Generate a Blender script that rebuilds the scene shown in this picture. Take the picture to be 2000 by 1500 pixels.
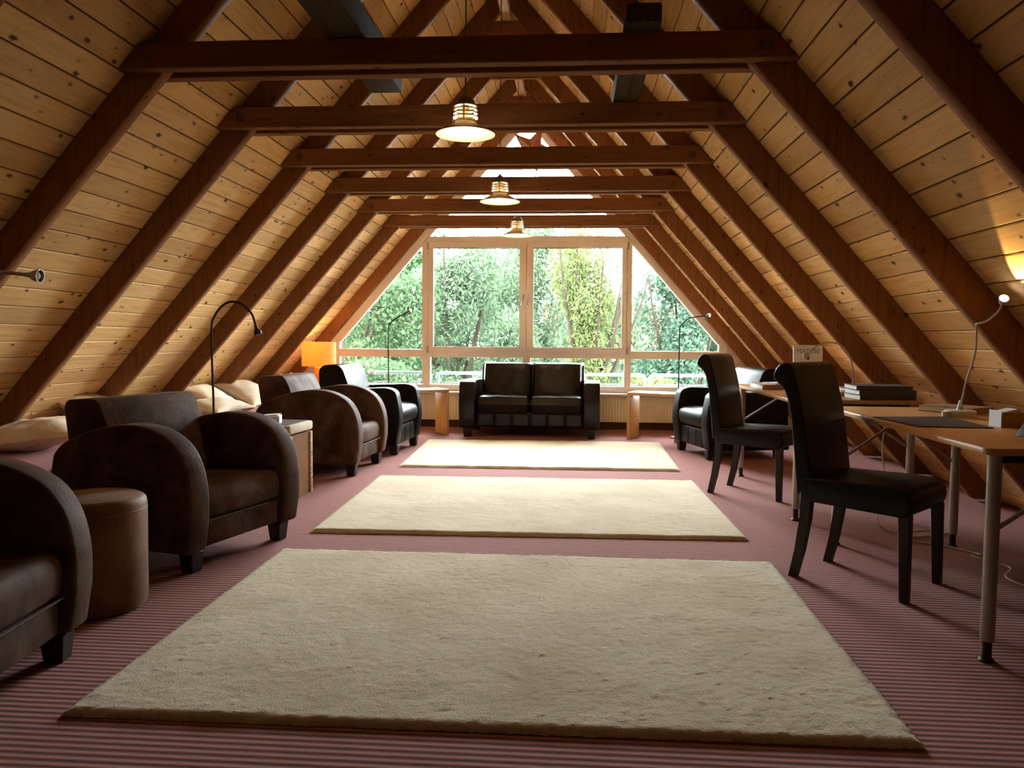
import bpy, bmesh, math, random
import numpy as np
from mathutils import Vector, Matrix

for o in list(bpy.data.objects):
    bpy.data.objects.remove(o)
scene = bpy.context.scene
COL = scene.collection
random.seed(7)
RNG = np.random.default_rng(11)

# ------------------------------------------------------------------ camera
H = 1.12
F_PX, YAW, PITCH, ROLL = 1541.47, -0.07293, -0.05770, 0.00772
fw = Vector((math.sin(YAW) * math.cos(PITCH), math.cos(YAW) * math.cos(PITCH), math.sin(PITCH)))
rt = Vector((math.cos(YAW), -math.sin(YAW), 0))
up = rt.cross(fw)
r2 = math.cos(ROLL) * rt + math.sin(ROLL) * up
u2 = -math.sin(ROLL) * rt + math.cos(ROLL) * up
camd = bpy.data.cameras.new('camera')
camd.sensor_fit = 'HORIZONTAL'
camd.sensor_width = 36.0
camd.lens = F_PX / 2000 * 36.0
camd.clip_start = 0.02
camd.clip_end = 300
cam = bpy.data.objects.new('camera', camd)
COL.objects.link(cam)
mw = Matrix((r2, u2, -fw)).transposed().to_4x4()
mw.translation = (0, 0, H)
cam.matrix_world = mw
scene.camera = cam

# ------------------------------------------------------------------ sky, exposure
SKY = 74.0
LAMP = 1.0
world = bpy.data.worlds.new('overcast_sky')
scene.world = world
world.use_nodes = True
bgn = world.node_tree.nodes['Background']
bgn.inputs['Color'].default_value = (0.90, 0.965, 1.0, 1)
bgn.inputs['Strength'].default_value = SKY
# sampling guide for the sky light that enters through the gable window (gives off no light itself)
pl = bpy.data.lights.new('window_portal', 'AREA')
pl.shape = 'RECTANGLE'
pl.size, pl.size_y = 5.0, 3.5
pl.cycles.is_portal = True
po = bpy.data.objects.new('window_portal', pl)
COL.objects.link(po)
po.location = (-0.55, 10.02, 2.15)
po.rotation_euler = (math.radians(-90), 0, 0)
scene.view_settings.view_transform = 'Standard'
scene.view_settings.look = 'None'
scene.view_settings.gamma = 1.0
scene.view_settings.use_curve_mapping = False
scene.view_settings.exposure = 0.45
scene.cycles.max_bounces = 5
scene.cycles.diffuse_bounces = 3
scene.cycles.glossy_bounces = 2
scene.cycles.transmission_bounces = 3
scene.cycles.transparent_max_bounces = 8
scene.cycles.use_adaptive_sampling = True
scene.cycles.adaptive_threshold = 0.02
scene.cycles.caustics_reflective = False
scene.cycles.caustics_refractive = False
scene.cycles.sample_clamp_indirect = 8.0
scene.cycles.use_denoising = True

# ------------------------------------------------------------------ materials
MATS = {}


class N:
    """small node helper"""
    def __init__(self, name, rough=0.6, spec=0.3):
        self.m = bpy.data.materials.new(name)
        self.m.use_nodes = True
        self.t = self.m.node_tree
        self.b = self.t.nodes['Principled BSDF']
        self.b.inputs['Roughness'].default_value = rough
        self.b.inputs['Specular IOR Level'].default_value = spec
        MATS[name] = self.m

    def n(self, typ, **kw):
        nd = self.t.nodes.new(typ)
        for k, v in kw.items():
            if k in nd.inputs:
                nd.inputs[k].default_value = v
            else:
                setattr(nd, k, v)
        return nd

    def l(self, a, b):
        self.t.links.new(a, b)

    def coord(self, scale=(1, 1, 1), kind='Object', rnd=False):
        tc = self.n('ShaderNodeTexCoord')
        mp = self.n('ShaderNodeMapping')
        mp.inputs['Scale'].default_value = scale
        src = tc.outputs[kind]
        if rnd:
            oi = self.n('ShaderNodeObjectInfo')
            mul = self.n('ShaderNodeMath', operation='MULTIPLY')
            mul.inputs[1].default_value = 97.3
            self.l(oi.outputs['Random'], mul.inputs[0])
            ad = self.n('ShaderNodeVectorMath', operation='ADD')
            self.l(src, ad.inputs[0])
            self.l(mul.outputs[0], ad.inputs[1])
            src = ad.outputs[0]
        self.l(src, mp.inputs['Vector'])
        return mp.outputs[0]

    def noise(self, vec, scale=5, detail=4, rough=0.55, dist=0.0):
        nd = self.n('ShaderNodeTexNoise')
        nd.inputs['Scale'].default_value = scale
        nd.inputs['Detail'].default_value = detail
        nd.inputs['Roughness'].default_value = rough
        nd.inputs['Distortion'].default_value = dist
        self.l(vec, nd.inputs['Vector'])
        return nd.outputs['Fac']

    def ramp(self, fac, stops):
        rp = self.n('ShaderNodeValToRGB')
        els = rp.color_ramp.elements
        els[0].position, els[0].color = stops[0][0], (*stops[0][1], 1)
        els[1].position, els[1].color = stops[1][0], (*stops[1][1], 1)
        for p, c in stops[2:]:
            e = els.new(p)
            e.color = (*c, 1)
        self.l(fac, rp.inputs[0])
        return rp.outputs[0]

    def mix(self, fac, a, b, mode='MIX'):
        mx = self.n('ShaderNodeMix', data_type='RGBA', blend_type=mode)
        for sock, v in ((mx.inputs[0], fac), (mx.inputs[6], a), (mx.inputs[7], b)):
            if hasattr(v, 'links'):
                self.l(v, sock)
            elif isinstance(v, (int, float)):
                sock.default_value = v
            else:
                sock.default_value = (*v, 1)
        return mx.outputs[2]

    def math(self, op, a, b=0.0, clamp=False):
        md = self.n('ShaderNodeMath', operation=op, use_clamp=clamp)
        for s, v in ((md.inputs[0], a), (md.inputs[1], b)):
            if hasattr(v, 'links'):
                self.l(v, s)
            else:
                s.default_value = v
        return md.outputs[0]

    def bump(self, hgt, strength=0.3, dist=0.01):
        bp = self.n('ShaderNodeBump')
        bp.inputs['Strength'].default_value = strength
        bp.inputs['Distance'].default_value = dist
        self.l(hgt, bp.inputs['Height'])
        self.l(bp.outputs[0], self.b.inputs['Normal'])

    def col(self, c):
        if hasattr(c, 'links'):
            self.l(c, self.b.inputs['Base Color'])
        else:
            self.b.inputs['Base Color'].default_value = (*c, 1)
        return self


def simple(name, c, rough=0.6, spec=0.3, metal=0.0, var=0.12, scale=9.0, bump=0.0):
    """plain surface with slight procedural mottling"""
    k = N(name, rough, spec)
    v = k.coord()
    f = k.noise(v, scale, 3)
    d = tuple(x * (1 - var) for x in c)
    e = tuple(min(1, x * (1 + var)) for x in c)
    k.col(k.ramp(f, [(0.3, d), (0.7, e)]))
    k.b.inputs['Metallic'].default_value = metal
    if bump:
        k.bump(k.noise(v, scale * 8, 3), bump, 0.004)
    return k.m


def pine(name, light, dark, knotc, along, rough=0.55, knots=1.0, spec=0.25):
    """softwood: grain stretched along one axis, scattered knots, tone changes from piece to piece"""
    k = N(name, rough, spec)
    sc = {'x': (1.0, 14, 14), 'y': (14, 1.0, 14), 'z': (14, 14, 1.0)}[along]
    v = k.coord(sc, rnd=True)
    g = k.noise(v, 3.2, 6, 0.6, 0.6)
    base = k.ramp(g, [(0.28, dark), (0.50, light), (0.78, tuple(min(1, x * 1.12) for x in light))])
    oi = k.n('ShaderNodeObjectInfo')
    tone = k.ramp(oi.outputs['Random'], [(0.0, (0.80, 0.74, 0.66)), (0.5, (1.0, 1.0, 1.0)), (1.0, (1.14, 1.10, 1.02))])
    base = k.mix(1.0, base, tone, 'MULTIPLY')
    # knots
    ks = {'x': (9, 16, 16), 'y': (16, 9, 16), 'z': (16, 16, 9)}[along]
    v2 = k.coord(ks, rnd=True)
    wob = k.n('ShaderNodeTexNoise')
    wob.inputs['Scale'].default_value = 2.5
    k.l(v2, wob.inputs['Vector'])
    wv = k.n('ShaderNodeVectorMath', operation='MULTIPLY_ADD')
    k.l(wob.outputs['Color'], wv.inputs[0])
    wv.inputs[1].default_value = (0.35, 0.35, 0.35)
    k.l(v2, wv.inputs[2])
    vo = k.n('ShaderNodeTexVoronoi', feature='F1')
    vo.inputs['Scale'].default_value = 1.0
    k.l(wv.outputs[0], vo.inputs['Vector'])
    sep = k.n('ShaderNodeSeparateColor')
    k.l(vo.outputs['Color'], sep.inputs[0])
    size = k.math('MULTIPLY', k.math('POWER', sep.outputs[0], 0.9), 0.27 * knots)
    d = k.math('SUBTRACT', size, vo.outputs['Distance'])
    kn = k.math('MULTIPLY', d, 7.5, True)
    halo = k.math('MULTIPLY', k.math('ADD', d, 0.14), 1.8, True)
    base = k.mix(k.math('MULTIPLY', halo, 0.35), base, tuple(x * 0.75 for x in dark))
    base = k.mix(kn, base, knotc)
    k.col(base)
    k.bump(g, 0.12, 0.003)
    return k.m


pine('pine_board', (0.83, 0.535, 0.240), (0.69, 0.415, 0.165), (0.105, 0.042, 0.015), 'y', 0.55, 1.0, 0.10)
pine('rafter_wood', (0.270, 0.118, 0.048), (0.19, 0.076, 0.028), (0.05, 0.014, 0.006), 'z', 0.7, 0.8, 0.08)
pine('collar_wood', (0.270, 0.118, 0.050), (0.19, 0.076, 0.030), (0.05, 0.014, 0.006), 'x', 0.7, 0.8, 0.08)
pine('ridge_wood', (0.52, 0.30, 0.13), (0.40, 0.21, 0.08), (0.1, 0.04, 0.02), 'y', 0.55, 0.7)
pine('grey_timber', (0.085, 0.064, 0.042), (0.045, 0.034, 0.022), (0.03, 0.025, 0.02), 'y', 0.9, 0.5, 0.05)
pine('beech', (0.58, 0.36, 0.165), (0.50, 0.29, 0.12), (0.42, 0.24, 0.1), 'z', 0.4, 0.12)
pine('beech_top', (0.52, 0.285, 0.12), (0.44, 0.225, 0.085), (0.4, 0.2, 0.08), 'y', 0.28, 0.1, 0.35)
simple('gap_dark', (0.05, 0.022, 0.009), 0.9, 0.1)
simple('wall_plaster', (0.72, 0.60, 0.50), 0.8, 0.2, bump=0.1)
simple('back_wall_plaster', (0.10, 0.06, 0.035), 0.9, 0.1)  # wall behind the camera, darkened so it returns little light
simple('frame_white', (0.86, 0.81, 0.77), 0.4, 0.4, var=0.04)
simple('gasket', (0.03, 0.03, 0.035), 0.6, 0.3)
simple('sill_board', (0.74, 0.62, 0.57), 0.4, 0.4, var=0.06)
simple('radiator_cream', (0.84, 0.74, 0.58), 0.45, 0.4, var=0.04)
simple('baseboard_brown', (0.10, 0.035, 0.018), 0.6, 0.3)
simple('brushed_steel', (0.46, 0.43, 0.40), 0.38, 0.5, 1.0, 0.1, 30)
simple('grey_leg_metal', (0.36, 0.32, 0.28), 0.45, 0.5, 0.6, 0.06)
simple('black_plastic', (0.015, 0.014, 0.013), 0.5, 0.4)
simple('black_metal', (0.018, 0.015, 0.014), 0.5, 0.2)
simple('dark_wood_leg', (0.020, 0.012, 0.009), 0.5, 0.35)
simple('lamp_enamel', (0.48, 0.38, 0.24), 0.45, 0.4, var=0.05)
simple('lamp_cap_grey', (0.22, 0.20, 0.18), 0.5, 0.4)
simple('cord_grey', (0.10, 0.09, 0.085), 0.6, 0.3)
simple('paper_white', (0.74, 0.76, 0.78), 0.8, 0.2, var=0.03)
simple('book_cover_blue', (0.76, 0.82, 0.88), 0.45, 0.4, var=0.06)
simple('book_dark', (0.055, 0.042, 0.036), 0.5, 0.4)
simple('book_tan', (0.34, 0.19, 0.09), 0.55, 0.3)
simple('book_red', (0.33, 0.085, 0.05), 0.5, 0.35)
simple('letter_grey', (0.20, 0.22, 0.27), 0.7, 0.2)
simple('desk_mat', (0.028, 0.018, 0.014), 0.55, 0.35)
simple('mirror_white', (0.62, 0.60, 0.55), 0.5, 0.3)
simple('star_red', (0.50, 0.16, 0.12), 0.7, 0.2, var=0.2)
simple('star_cream', (0.55, 0.38, 0.30), 0.7, 0.2, var=0.2)
simple('white_cable', (0.62, 0.58, 0.52), 0.5, 0.3)
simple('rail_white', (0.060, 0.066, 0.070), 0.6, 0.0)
simple('balcony_bounce_pale', (0.82, 0.81, 0.78), 0.9, 0.0)  # whitened to throw sky light up through the window
simple('lawn', (0.006, 0.012, 0.004), 0.95, 0.0, var=0.4)
simple('bark', (0.014, 0.011, 0.008), 0.9, 0.0, var=0.3)
simple('roof_tile', (0.050, 0.022, 0.014), 0.9, 0.0, var=0.2)
simple('house_wall', (0.040, 0.036, 0.032), 0.9, 0.0)
simple('house_window', (0.010, 0.012, 0.014), 0.5, 0.0)
simple('terracotta', (0.03, 0.014, 0.009), 0.8, 0.0)

# striped carpet
k = N('striped_carpet', 0.95, 0.1)
v = k.coord((1, 1, 1))
w = k.n('ShaderNodeTexWave', wave_type='BANDS', bands_direction='Y', wave_profile='SIN')
w.inputs['Scale'].default_value = 1.0 / 0.031 * 0.314159
w.inputs['Distortion'].default_value = 0.25
w.inputs['Detail'].default_value = 2
w.inputs['Detail Scale'].default_value = 40
k.l(v, w.inputs['Vector'])
nz = k.noise(v, 350, 2)
big = k.noise(v, 1.3, 3)
cc = k.ramp(w.outputs['Fac'], [(0.30, (0.062, 0.014, 0.011)), (0.62, (0.33, 0.108, 0.080))])
cc = k.mix(k.math('MULTIPLY', nz, 0.35), cc, (0.10, 0.03, 0.028))
cc = k.mix(k.math('MULTIPLY', big, 0.15), cc, (0.36, 0.14, 0.11))
k.col(cc)
k.b.inputs['Sheen Weight'].default_value = 0.35
k.b.inputs['Sheen Roughness'].default_value = 0.5
k.b.inputs['Sheen Tint'].default_value = (0.8, 0.5, 0.5, 1)
k.bump(k.math('ADD', w.outputs['Fac'], k.math('MULTIPLY', nz, 0.6)), 0.6, 0.004)

# vertical stripes for the bench riser
k = N('striped_riser', 0.95, 0.1)
v = k.coord()
w = k.n('ShaderNodeTexWave', wave_type='BANDS', bands_direction='Y', wave_profile='SIN')
w.inputs['Scale'].default_value = 1.0 / 0.031 * 0.314159
k.l(v, w.inputs['Vector'])
k.col(k.ramp(w.outputs['Fac'], [(0.35, (0.035, 0.02, 0.017)), (0.6, (0.28, 0.19, 0.15))]))
k.bump(w.outputs['Fac'], 0.4, 0.004)

# wool rug
k = N('cream_wool', 0.95, 0.1)
v = k.coord()
a = k.noise(v, 2.2, 5, 0.6, 0.4)
b = k.noise(v, 105, 3, 0.75)
cc = k.ramp(a, [(0.30, (0.46, 0.35, 0.195)), (0.62, (0.60, 0.495, 0.335))])
cc = k.mix(k.math('MULTIPLY', k.ramp(b, [(0.35, (1, 1, 1)), (0.52, (0, 0, 0))]), 0.55), cc, (0.34, 0.26, 0.14))
k.col(cc)
k.b.inputs['Sheen Weight'].default_value = 0.3
k.bump(b, 0.55, 0.008)


def hide(name, c_dark, c_light, rough, spec, scale, bump, sheen=0.0, patch=(0.35, 0.7)):
    k = N(name, rough, spec)
    v = k.coord(rnd=True)
    f = k.noise(v, scale, 5, 0.62, 0.5)
    fine = k.noise(v, 60, 3)
    k.col(k.ramp(f, [(patch[0], c_dark), (patch[1], c_light)]))
    k.l(k.math('ADD', k.math('MULTIPLY', f, -0.25), rough + 0.12), k.b.inputs['Roughness'])
    k.bump(k.math('ADD', fine, k.math('MULTIPLY', f, 1.5)), bump, 0.006)
    if sheen:
        k.b.inputs['Sheen Weight'].default_value = sheen
        k.b.inputs['Sheen Roughness'].default_value = 0.4
        k.b.inputs['Sheen Tint'].default_value = (0.75, 0.6, 0.5, 1)
    return k.m


hide('brown_suede', (0.038, 0.017, 0.010), (0.115, 0.062, 0.042), 0.66, 0.06, 5.0, 0.22, 0.05, (0.36, 0.72))
hide('pouf_suede', (0.105, 0.042, 0.016), (0.22, 0.105, 0.046), 0.62, 0.2, 4.0, 0.18, 0.15)
hide('black_leather', (0.006, 0.0045, 0.004), (0.012, 0.008, 0.007), 0.42, 0.10, 5.0, 0.12)
hide('chair_leather', (0.005, 0.0035, 0.003), (0.009, 0.006, 0.005), 0.40, 0.20, 5.0, 0.10)
hide('sofa_leather', (0.008, 0.0045, 0.004), (0.020, 0.010, 0.007), 0.36, 0.22, 3.5, 0.12)
hide('pillow_linen', (0.74, 0.60, 0.44), (0.84, 0.74, 0.60), 0.85, 0.1, 5.0, 0.5)

# woven wicker
k = N('wicker', 0.7, 0.25)
v = k.coord()
w1 = k.n('ShaderNodeTexWave', wave_type='BANDS', bands_direction='Z')
w1.inputs['Scale'].default_value = 24
w1.inputs['Distortion'].default_value = 1.5
k.l(v, w1.inputs['Vector'])
k.col(k.ramp(w1.outputs['Fac'], [(0.2, (0.30, 0.16, 0.06)), (0.7, (0.62, 0.42, 0.20))]))
k.bump(w1.outputs['Fac'], 0.8, 0.006)

simple('wicker_shaded', (0.20, 0.085, 0.028), 0.75, 0.1, bump=0.4)  # wicker darkened for the side panels, their shade put into the colour
k = N('wicker_pale', 0.7, 0.2)
v = k.coord()
w1 = k.n('ShaderNodeTexWave', wave_type='BANDS', bands_direction='DIAGONAL')
w1.inputs['Scale'].default_value = 26
w1.inputs['Distortion'].default_value = 2.0
k.l(v, w1.inputs['Vector'])
k.col(k.ramp(w1.outputs['Fac'], [(0.2, (0.36, 0.27, 0.17)), (0.7, (0.66, 0.58, 0.46))]))
k.bump(w1.outputs['Fac'], 0.6, 0.005)

# fabric lamp shade that lets the bulb shine through
k = N('orange_shade', 0.9, 0.1)
v = k.coord()
f = k.noise(v, 60, 2)
c1 = k.ramp(f, [(0.3, (0.90, 0.52, 0.16)), (0.7, (0.94, 0.58, 0.20))])
tr = k.n('ShaderNodeBsdfTranslucent')
df = k.n('ShaderNodeBsdfDiffuse')
k.l(c1, tr.inputs[0])
df.inputs[0].default_value = (0.78, 0.62, 0.45, 1)
ms = k.n('ShaderNodeMixShader')
ms.inputs[0].default_value = 0.55
k.l(df.outputs[0], ms.inputs[1])
k.l(tr.outputs[0], ms.inputs[2])
k.l(ms.outputs[0], k.t.nodes['Material Output'].inputs['Surface'])
simple('lamp_stand_orange', (0.62, 0.22, 0.05), 0.6, 0.3)

# window glass
k = N('window_glass', 0.0, 0.5)
tp = k.n('ShaderNodeBsdfTransparent')
tp.inputs[0].default_value = (0.97, 0.99, 0.98, 1)
gl = k.n('ShaderNodeBsdfGlossy')
gl.inputs['Roughness'].default_value = 0.0
fr = k.n('ShaderNodeFresnel')
fr.inputs['IOR'].default_value = 1.45
nzz = k.noise(k.coord(), 0.6, 2)
k.l(k.math('MULTIPLY', fr.outputs[0], k.math('ADD', k.math('MULTIPLY', nzz, 0.1), 0.85)), (ms := k.n('ShaderNodeMixShader')).inputs[0])
k.l(tp.outputs[0], ms.inputs[1])
k.l(gl.outputs[0], ms.inputs[2])
k.l(ms.outputs[0], k.t.nodes['Material Output'].inputs['Surface'])


def emitter(name, c, s):
    k = N(name)
    e = k.n('ShaderNodeEmission')
    e.inputs[0].default_value = (*c, 1)
    e.inputs[1].default_value = s
    k.l(e.outputs[0], k.t.nodes['Material Output'].inputs['Surface'])
    return k.m


emitter('pendant_bulb', (1.0, 0.74, 0.42), 400 * LAMP)
emitter('shade_bulb', (1.0, 0.60, 0.20), 150 * LAMP)
for _n, _c in (('led_white', (0.92, 0.92, 1.0)), ('led_warm', (1.0, 0.80, 0.50))):
    emitter(_n, _c, 14 * LAMP).cycles.emission_sampling = 'NONE'


def leafmat(name, c1, c2, c3):
    k = N(name, 0.8, 0.0)
    g = k.n('ShaderNodeNewGeometry')
    c = k.ramp(g.outputs['Random Per Island'], [(0.0, c1), (0.55, c2), (1.0, c3)])
    d = k.n('ShaderNodeBsdfDiffuse')
    t = k.n('ShaderNodeBsdfTranslucent')
    k.l(c, d.inputs[0])
    k.l(c, t.inputs[0])
    ms = k.n('ShaderNodeMixShader')
    ms.inputs[0].default_value = 0.5
    k.l(d.outputs[0], ms.inputs[1])
    k.l(t.outputs[0], ms.inputs[2])
    k.l(ms.outputs[0], k.t.nodes['Material Output'].inputs['Surface'])


LF = 0.85
def lf(*c): return tuple(x * LF for x in c)
leafmat('leaf_dark', lf(.014, .026, .013), lf(.029, .052, .024), lf(.052, .080, .038))
leafmat('leaf_pale', lf(.030, .047, .028), lf(.050, .074, .043), lf(.080, .106, .064))
leafmat('leaf_yellow', lf(.036, .048, .018), lf(.064, .080, .030), lf(.096, .100, .040))
leafmat('leaf_blue', lf(.018, .037, .024), lf(.034, .061, .040), lf(.060, .092, .060))
leafmat('petal_pink', lf(.14, .075, .07), lf(.18, .105, .095), lf(.20, .15, .14))
simple('bolt_dark', (0.17, 0.085, 0.045), 0.6, 0.15)

# ------------------------------------------------------------------ mesh helpers


class MB:
    """collects shapes, links them as one mesh object"""
    def __init__(self):
        self.v, self.f = [], []

    def add(self, vs, fs):
        o = len(self.v)
        self.v += [tuple(p) for p in vs]
        self.f += [tuple(i + o for i in f) for f in fs]
        return self

    def box(self, x0, x1, y0, y1, z0, z1):
        return self.add([(x0, y0, z0), (x1, y0, z0), (x1, y1, z0), (x0, y1, z0), (x0, y0, z1), (x1, y0, z1), (x1, y1, z1), (x0, y1, z1)],
                        [(0, 3, 2, 1), (4, 5, 6, 7), (0, 1, 5, 4), (1, 2, 6, 5), (2, 3, 7, 6), (3, 0, 4, 7)])

    def prism(self, pts, a, b, axis='y'):
        """polygon pts (u,v) extruded from a to b along axis: y -> (u,s,v); x -> (s,u,v); z -> (u,v,s)"""
        mk = {'y': lambda u, v, s: (u, s, v), 'x': lambda u, v, s: (s, u, v), 'z': lambda u, v, s: (u, v, s)}[axis]
        n = len(pts)
        vs = [mk(u, v, a) for u, v in pts] + [mk(u, v, b) for u, v in pts]
        fs = [tuple(range(n)), tuple(range(2 * n - 1, n - 1, -1))]
        for i in range(n):
            j = (i + 1) % n
            fs.append((i, i + n, j + n, j))
        return self.add(vs, fs)

    def tube(self, pts, r, seg=8, cap=True, r1=None):
        pts = [Vector(p) for p in pts]
        n = len(pts)
        rs = r if isinstance(r, (list, tuple)) else [r + ((r1 if r1 is not None else r) - r) * i / max(1, n - 1) for i in range(n)]
        t0 = (pts[1] - pts[0]).normalized()
        ref = Vector((0, 0, 1)) if abs(t0.z) < 0.9 else Vector((1, 0, 0))
        nrm = t0.cross(ref).normalized()
        vs = []
        for i, p in enumerate(pts):
            t = (pts[min(n - 1, i + 1)] - pts[max(0, i - 1)]).normalized()
            nrm = (nrm - t * nrm.dot(t)).normalized()
            bn = t.cross(nrm)
            for s in range(seg):
                a = 2 * math.pi * s / seg
                vs.append(p + (nrm * math.cos(a) + bn * math.sin(a)) * rs[i])
        fs = []
        for i in range(n - 1):
            for s in range(seg):
                q = (s + 1) % seg
                fs.append((i * seg + s, i * seg + q, (i + 1) * seg + q, (i + 1) * seg + s))
        if cap:
            fs.append(tuple(range(seg - 1, -1, -1)))
            fs.append(tuple((n - 1) * seg + s for s in range(seg)))
        return self.add(vs, fs)

    def lathe(self, prof, seg=32, c=(0, 0, 0), close=False):
        vs, fs = [], []
        for r, z in prof:
            for s in range(seg):
                a = 2 * math.pi * s / seg
                vs.append((c[0] + r * math.cos(a), c[1] + r * math.sin(a), c[2] + z))
        n = len(prof)
        rng = n if close else n - 1
        for i in range(rng):
            j = (i + 1) % n
            for s in range(seg):
                q = (s + 1) % seg
                fs.append((i * seg + s, i * seg + q, j * seg + q, j * seg + s))
        if not close:
            if prof[0][0] > 1e-4:
                fs.append(tuple(range(seg - 1, -1, -1)))
            if prof[-1][0] > 1e-4:
                fs.append(tuple((n - 1) * seg + s for s in range(seg)))
        return self.add(vs, fs)

    def obj(self, name, mat, parent=None, bevel=0.0, seg=2, smooth=False, loc=None, rot=None, sub=0):
        me = bpy.data.meshes.new(name)
        me.from_pydata(self.v, [], self.f)
        bm = bmesh.new()
        bm.from_mesh(me)
        bmesh.ops.remove_doubles(bm, verts=bm.verts, dist=1e-5)
        bmesh.ops.recalc_face_normals(bm, faces=bm.faces)
        if bevel:
            ed = [e for e in bm.edges if len(e.link_faces) == 2 and e.calc_face_angle(0) > 0.5]
            bmesh.ops.bevel(bm, geom=ed, offset=bevel, segments=seg, affect='EDGES', profile=0.5, clamp_overlap=True)
        if sub:
            bmesh.ops.subdivide_edges(bm, edges=bm.edges, cuts=sub, use_grid_fill=True)
        bm.to_mesh(me)
        bm.free()
        if smooth or bevel:
            me.polygons.foreach_set('use_smooth', [True] * len(me.polygons))
            me.set_sharp_from_angle(angle=math.radians(40))
        return link(name, me, mat, parent, loc, rot)


def link(name, me, mat, parent=None, loc=None, rot=None):
    o = bpy.data.objects.new(name, me)
    COL.objects.link(o)
    if mat and not me.materials:
        me.materials.append(MATS[mat])
    if parent:
        o.parent = parent
    if loc:
        o.location = loc
    if rot:
        o.rotation_euler = rot
    return o


def thing(name, label, cat, loc=(0, 0, 0), rz=0.0, group=None):
    o = bpy.data.objects.new(name, None)
    o.empty_display_size = 0.1
    COL.objects.link(o)
    o.location = loc
    o.rotation_euler = (0, 0, rz)
    return tag(o, label, cat, group)


def tag(o, label, cat, group=None):
    o['label'] = label
    o['category'] = cat
    if group:
        o['group'] = group
    return o


def struct(o):
    o['kind'] = 'structure'
    return o


def arc(cx, cy, r, a0, a1, n):
    return [(cx + r * math.cos(math.radians(a0 + (a1 - a0) * i / n)), cy + r * math.sin(math.radians(a0 + (a1 - a0) * i / n))) for i in range(n + 1)]


def smooth_path(pts, n=8):
    """Catmull-Rom through the points"""
    P = [Vector(p) for p in pts]
    P = [P[0] * 2 - P[1]] + P + [P[-1] * 2 - P[-2]]
    out = []
    for i in range(1, len(P) - 2):
        for s in range(n):
            t = s / n
            a, b, c, d = P[i - 1:i + 3]
            out.append(0.5 * ((2 * b) + (c - a) * t + (2 * a - 5 * b + 4 * c - d) * t * t + (3 * b - a - 3 * c + d) * t ** 3))
    out.append(P[-2])
    return out


def cushion(name, sx, sy, sz, mat, parent=None, loc=None, rot=None, e=0.55, n=18, pinch=0.0, wrinkle=0.0, seed=0):
    """pillow-like solid; e small = boxy, pinch pulls the corners to points"""
    rs = np.random.default_rng(seed)
    ph = rs.uniform(0, 6.28, 8)
    vs, fs = [], []
    g = np.linspace(-1, 1, n)
    for side in (1, -1):
        for j in g:
            for i in g:
                hx = (1 - abs(i) ** (2 / e)) ** (e / 2) if abs(i) < 1 else 0
                hy = (1 - abs(j) ** (2 / e)) ** (e / 2) if abs(j) < 1 else 0
                h = hx * hy
                cx = 1 - pinch * (1 - abs(j)) ** 0.0 * (1 - j * j) * 0.0
                x = i * (1 - pinch * (1 - abs(j) ** 2) * abs(i) ** 3)
                y = j * (1 - pinch * (1 - abs(i) ** 2) * abs(j) ** 3)
                w = wrinkle * (math.sin(5 * i + 3 * j + ph[0]) * math.sin(4 * j + ph[1]) + 0.6 * math.sin(11 * i - 6 * j + ph[2])) * h
                vs.append((x * sx, y * sy, side * sz * h + w))
    for sd in (0, 1):
        o = sd * n * n
        for j in range(n - 1):
            for i in range(n - 1):
                q = (o + j * n + i, o + j * n + i + 1, o + (j + 1) * n + i + 1, o + (j + 1) * n + i)
                fs.append(q if sd == 0 else q[::-1])
    m = MB().add(vs, fs)
    return m.obj(name, mat, parent, smooth=True, loc=loc, rot=rot)


# ------------------------------------------------------------------ room numbers
XC, HW, ZC, T = -0.563, 1.3526, 2.35, 1.148
D = [2.625 + 1.0251 * i for i in range(8)]
ZA = ZC + HW * T              # underside of the rafters at the ridge
OFF = 0.192                   # rafter depth measured level
XI0 = HW + ZC / T             # level distance from the centre to the rafter underside at the floor
YB, YN = 9.86, -2.0           # gable wall, wall behind the camera
WTH = 0.07
SL = math.atan(T)


def xin(z):  # half width to rafter underside at height z
    return XI0 - z / T


# ------------------------------------------------------------------ floor, walls
fl = struct(MB().box(XC - 4.3, XC + 3.75, YN, YB + 0.15, -0.12, 0).obj('floor', 'striped_carpet'))
xo = XI0 + OFF
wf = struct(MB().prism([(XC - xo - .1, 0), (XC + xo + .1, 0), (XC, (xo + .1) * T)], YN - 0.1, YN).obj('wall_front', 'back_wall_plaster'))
# gable wall round the window
FZ0, FX0, FX1 = 0.455, -3.025, 1.925
ZK = 1.08
AP = (-0.55, FX1 + 0.55)
wm = MB()
wm.prism([(XC - xo - .1, 0), (XC + xo + .1, 0), (XC + xo + .1 - FZ0 / T, FZ0), (XC - xo - .1 + FZ0 / T, FZ0)], YB, YB + 0.15)
wm.prism([(XC - xo - .1 + FZ0 / T, FZ0), (FX0, FZ0), (FX0, ZK), (-0.55, ZK + (AP[1]) * 1.15), (XC, (xo + .1) * T)], YB, YB + 0.15)
wm.prism([(XC + xo + .1 - FZ0 / T, FZ0), (FX1, FZ0), (FX1, ZK), (-0.55, ZK + (AP[1]) * 1.15), (XC, (xo + .1) * T)], YB, YB + 0.15)
struct(wm.obj('wall_back', 'wall_plaster'))
struct(MB().box(-3.3, 2.5, YB - 0.015, YB, 0, 0.085).obj('baseboard_back', 'baseboard_brown', bevel=0.003, seg=1))

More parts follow.
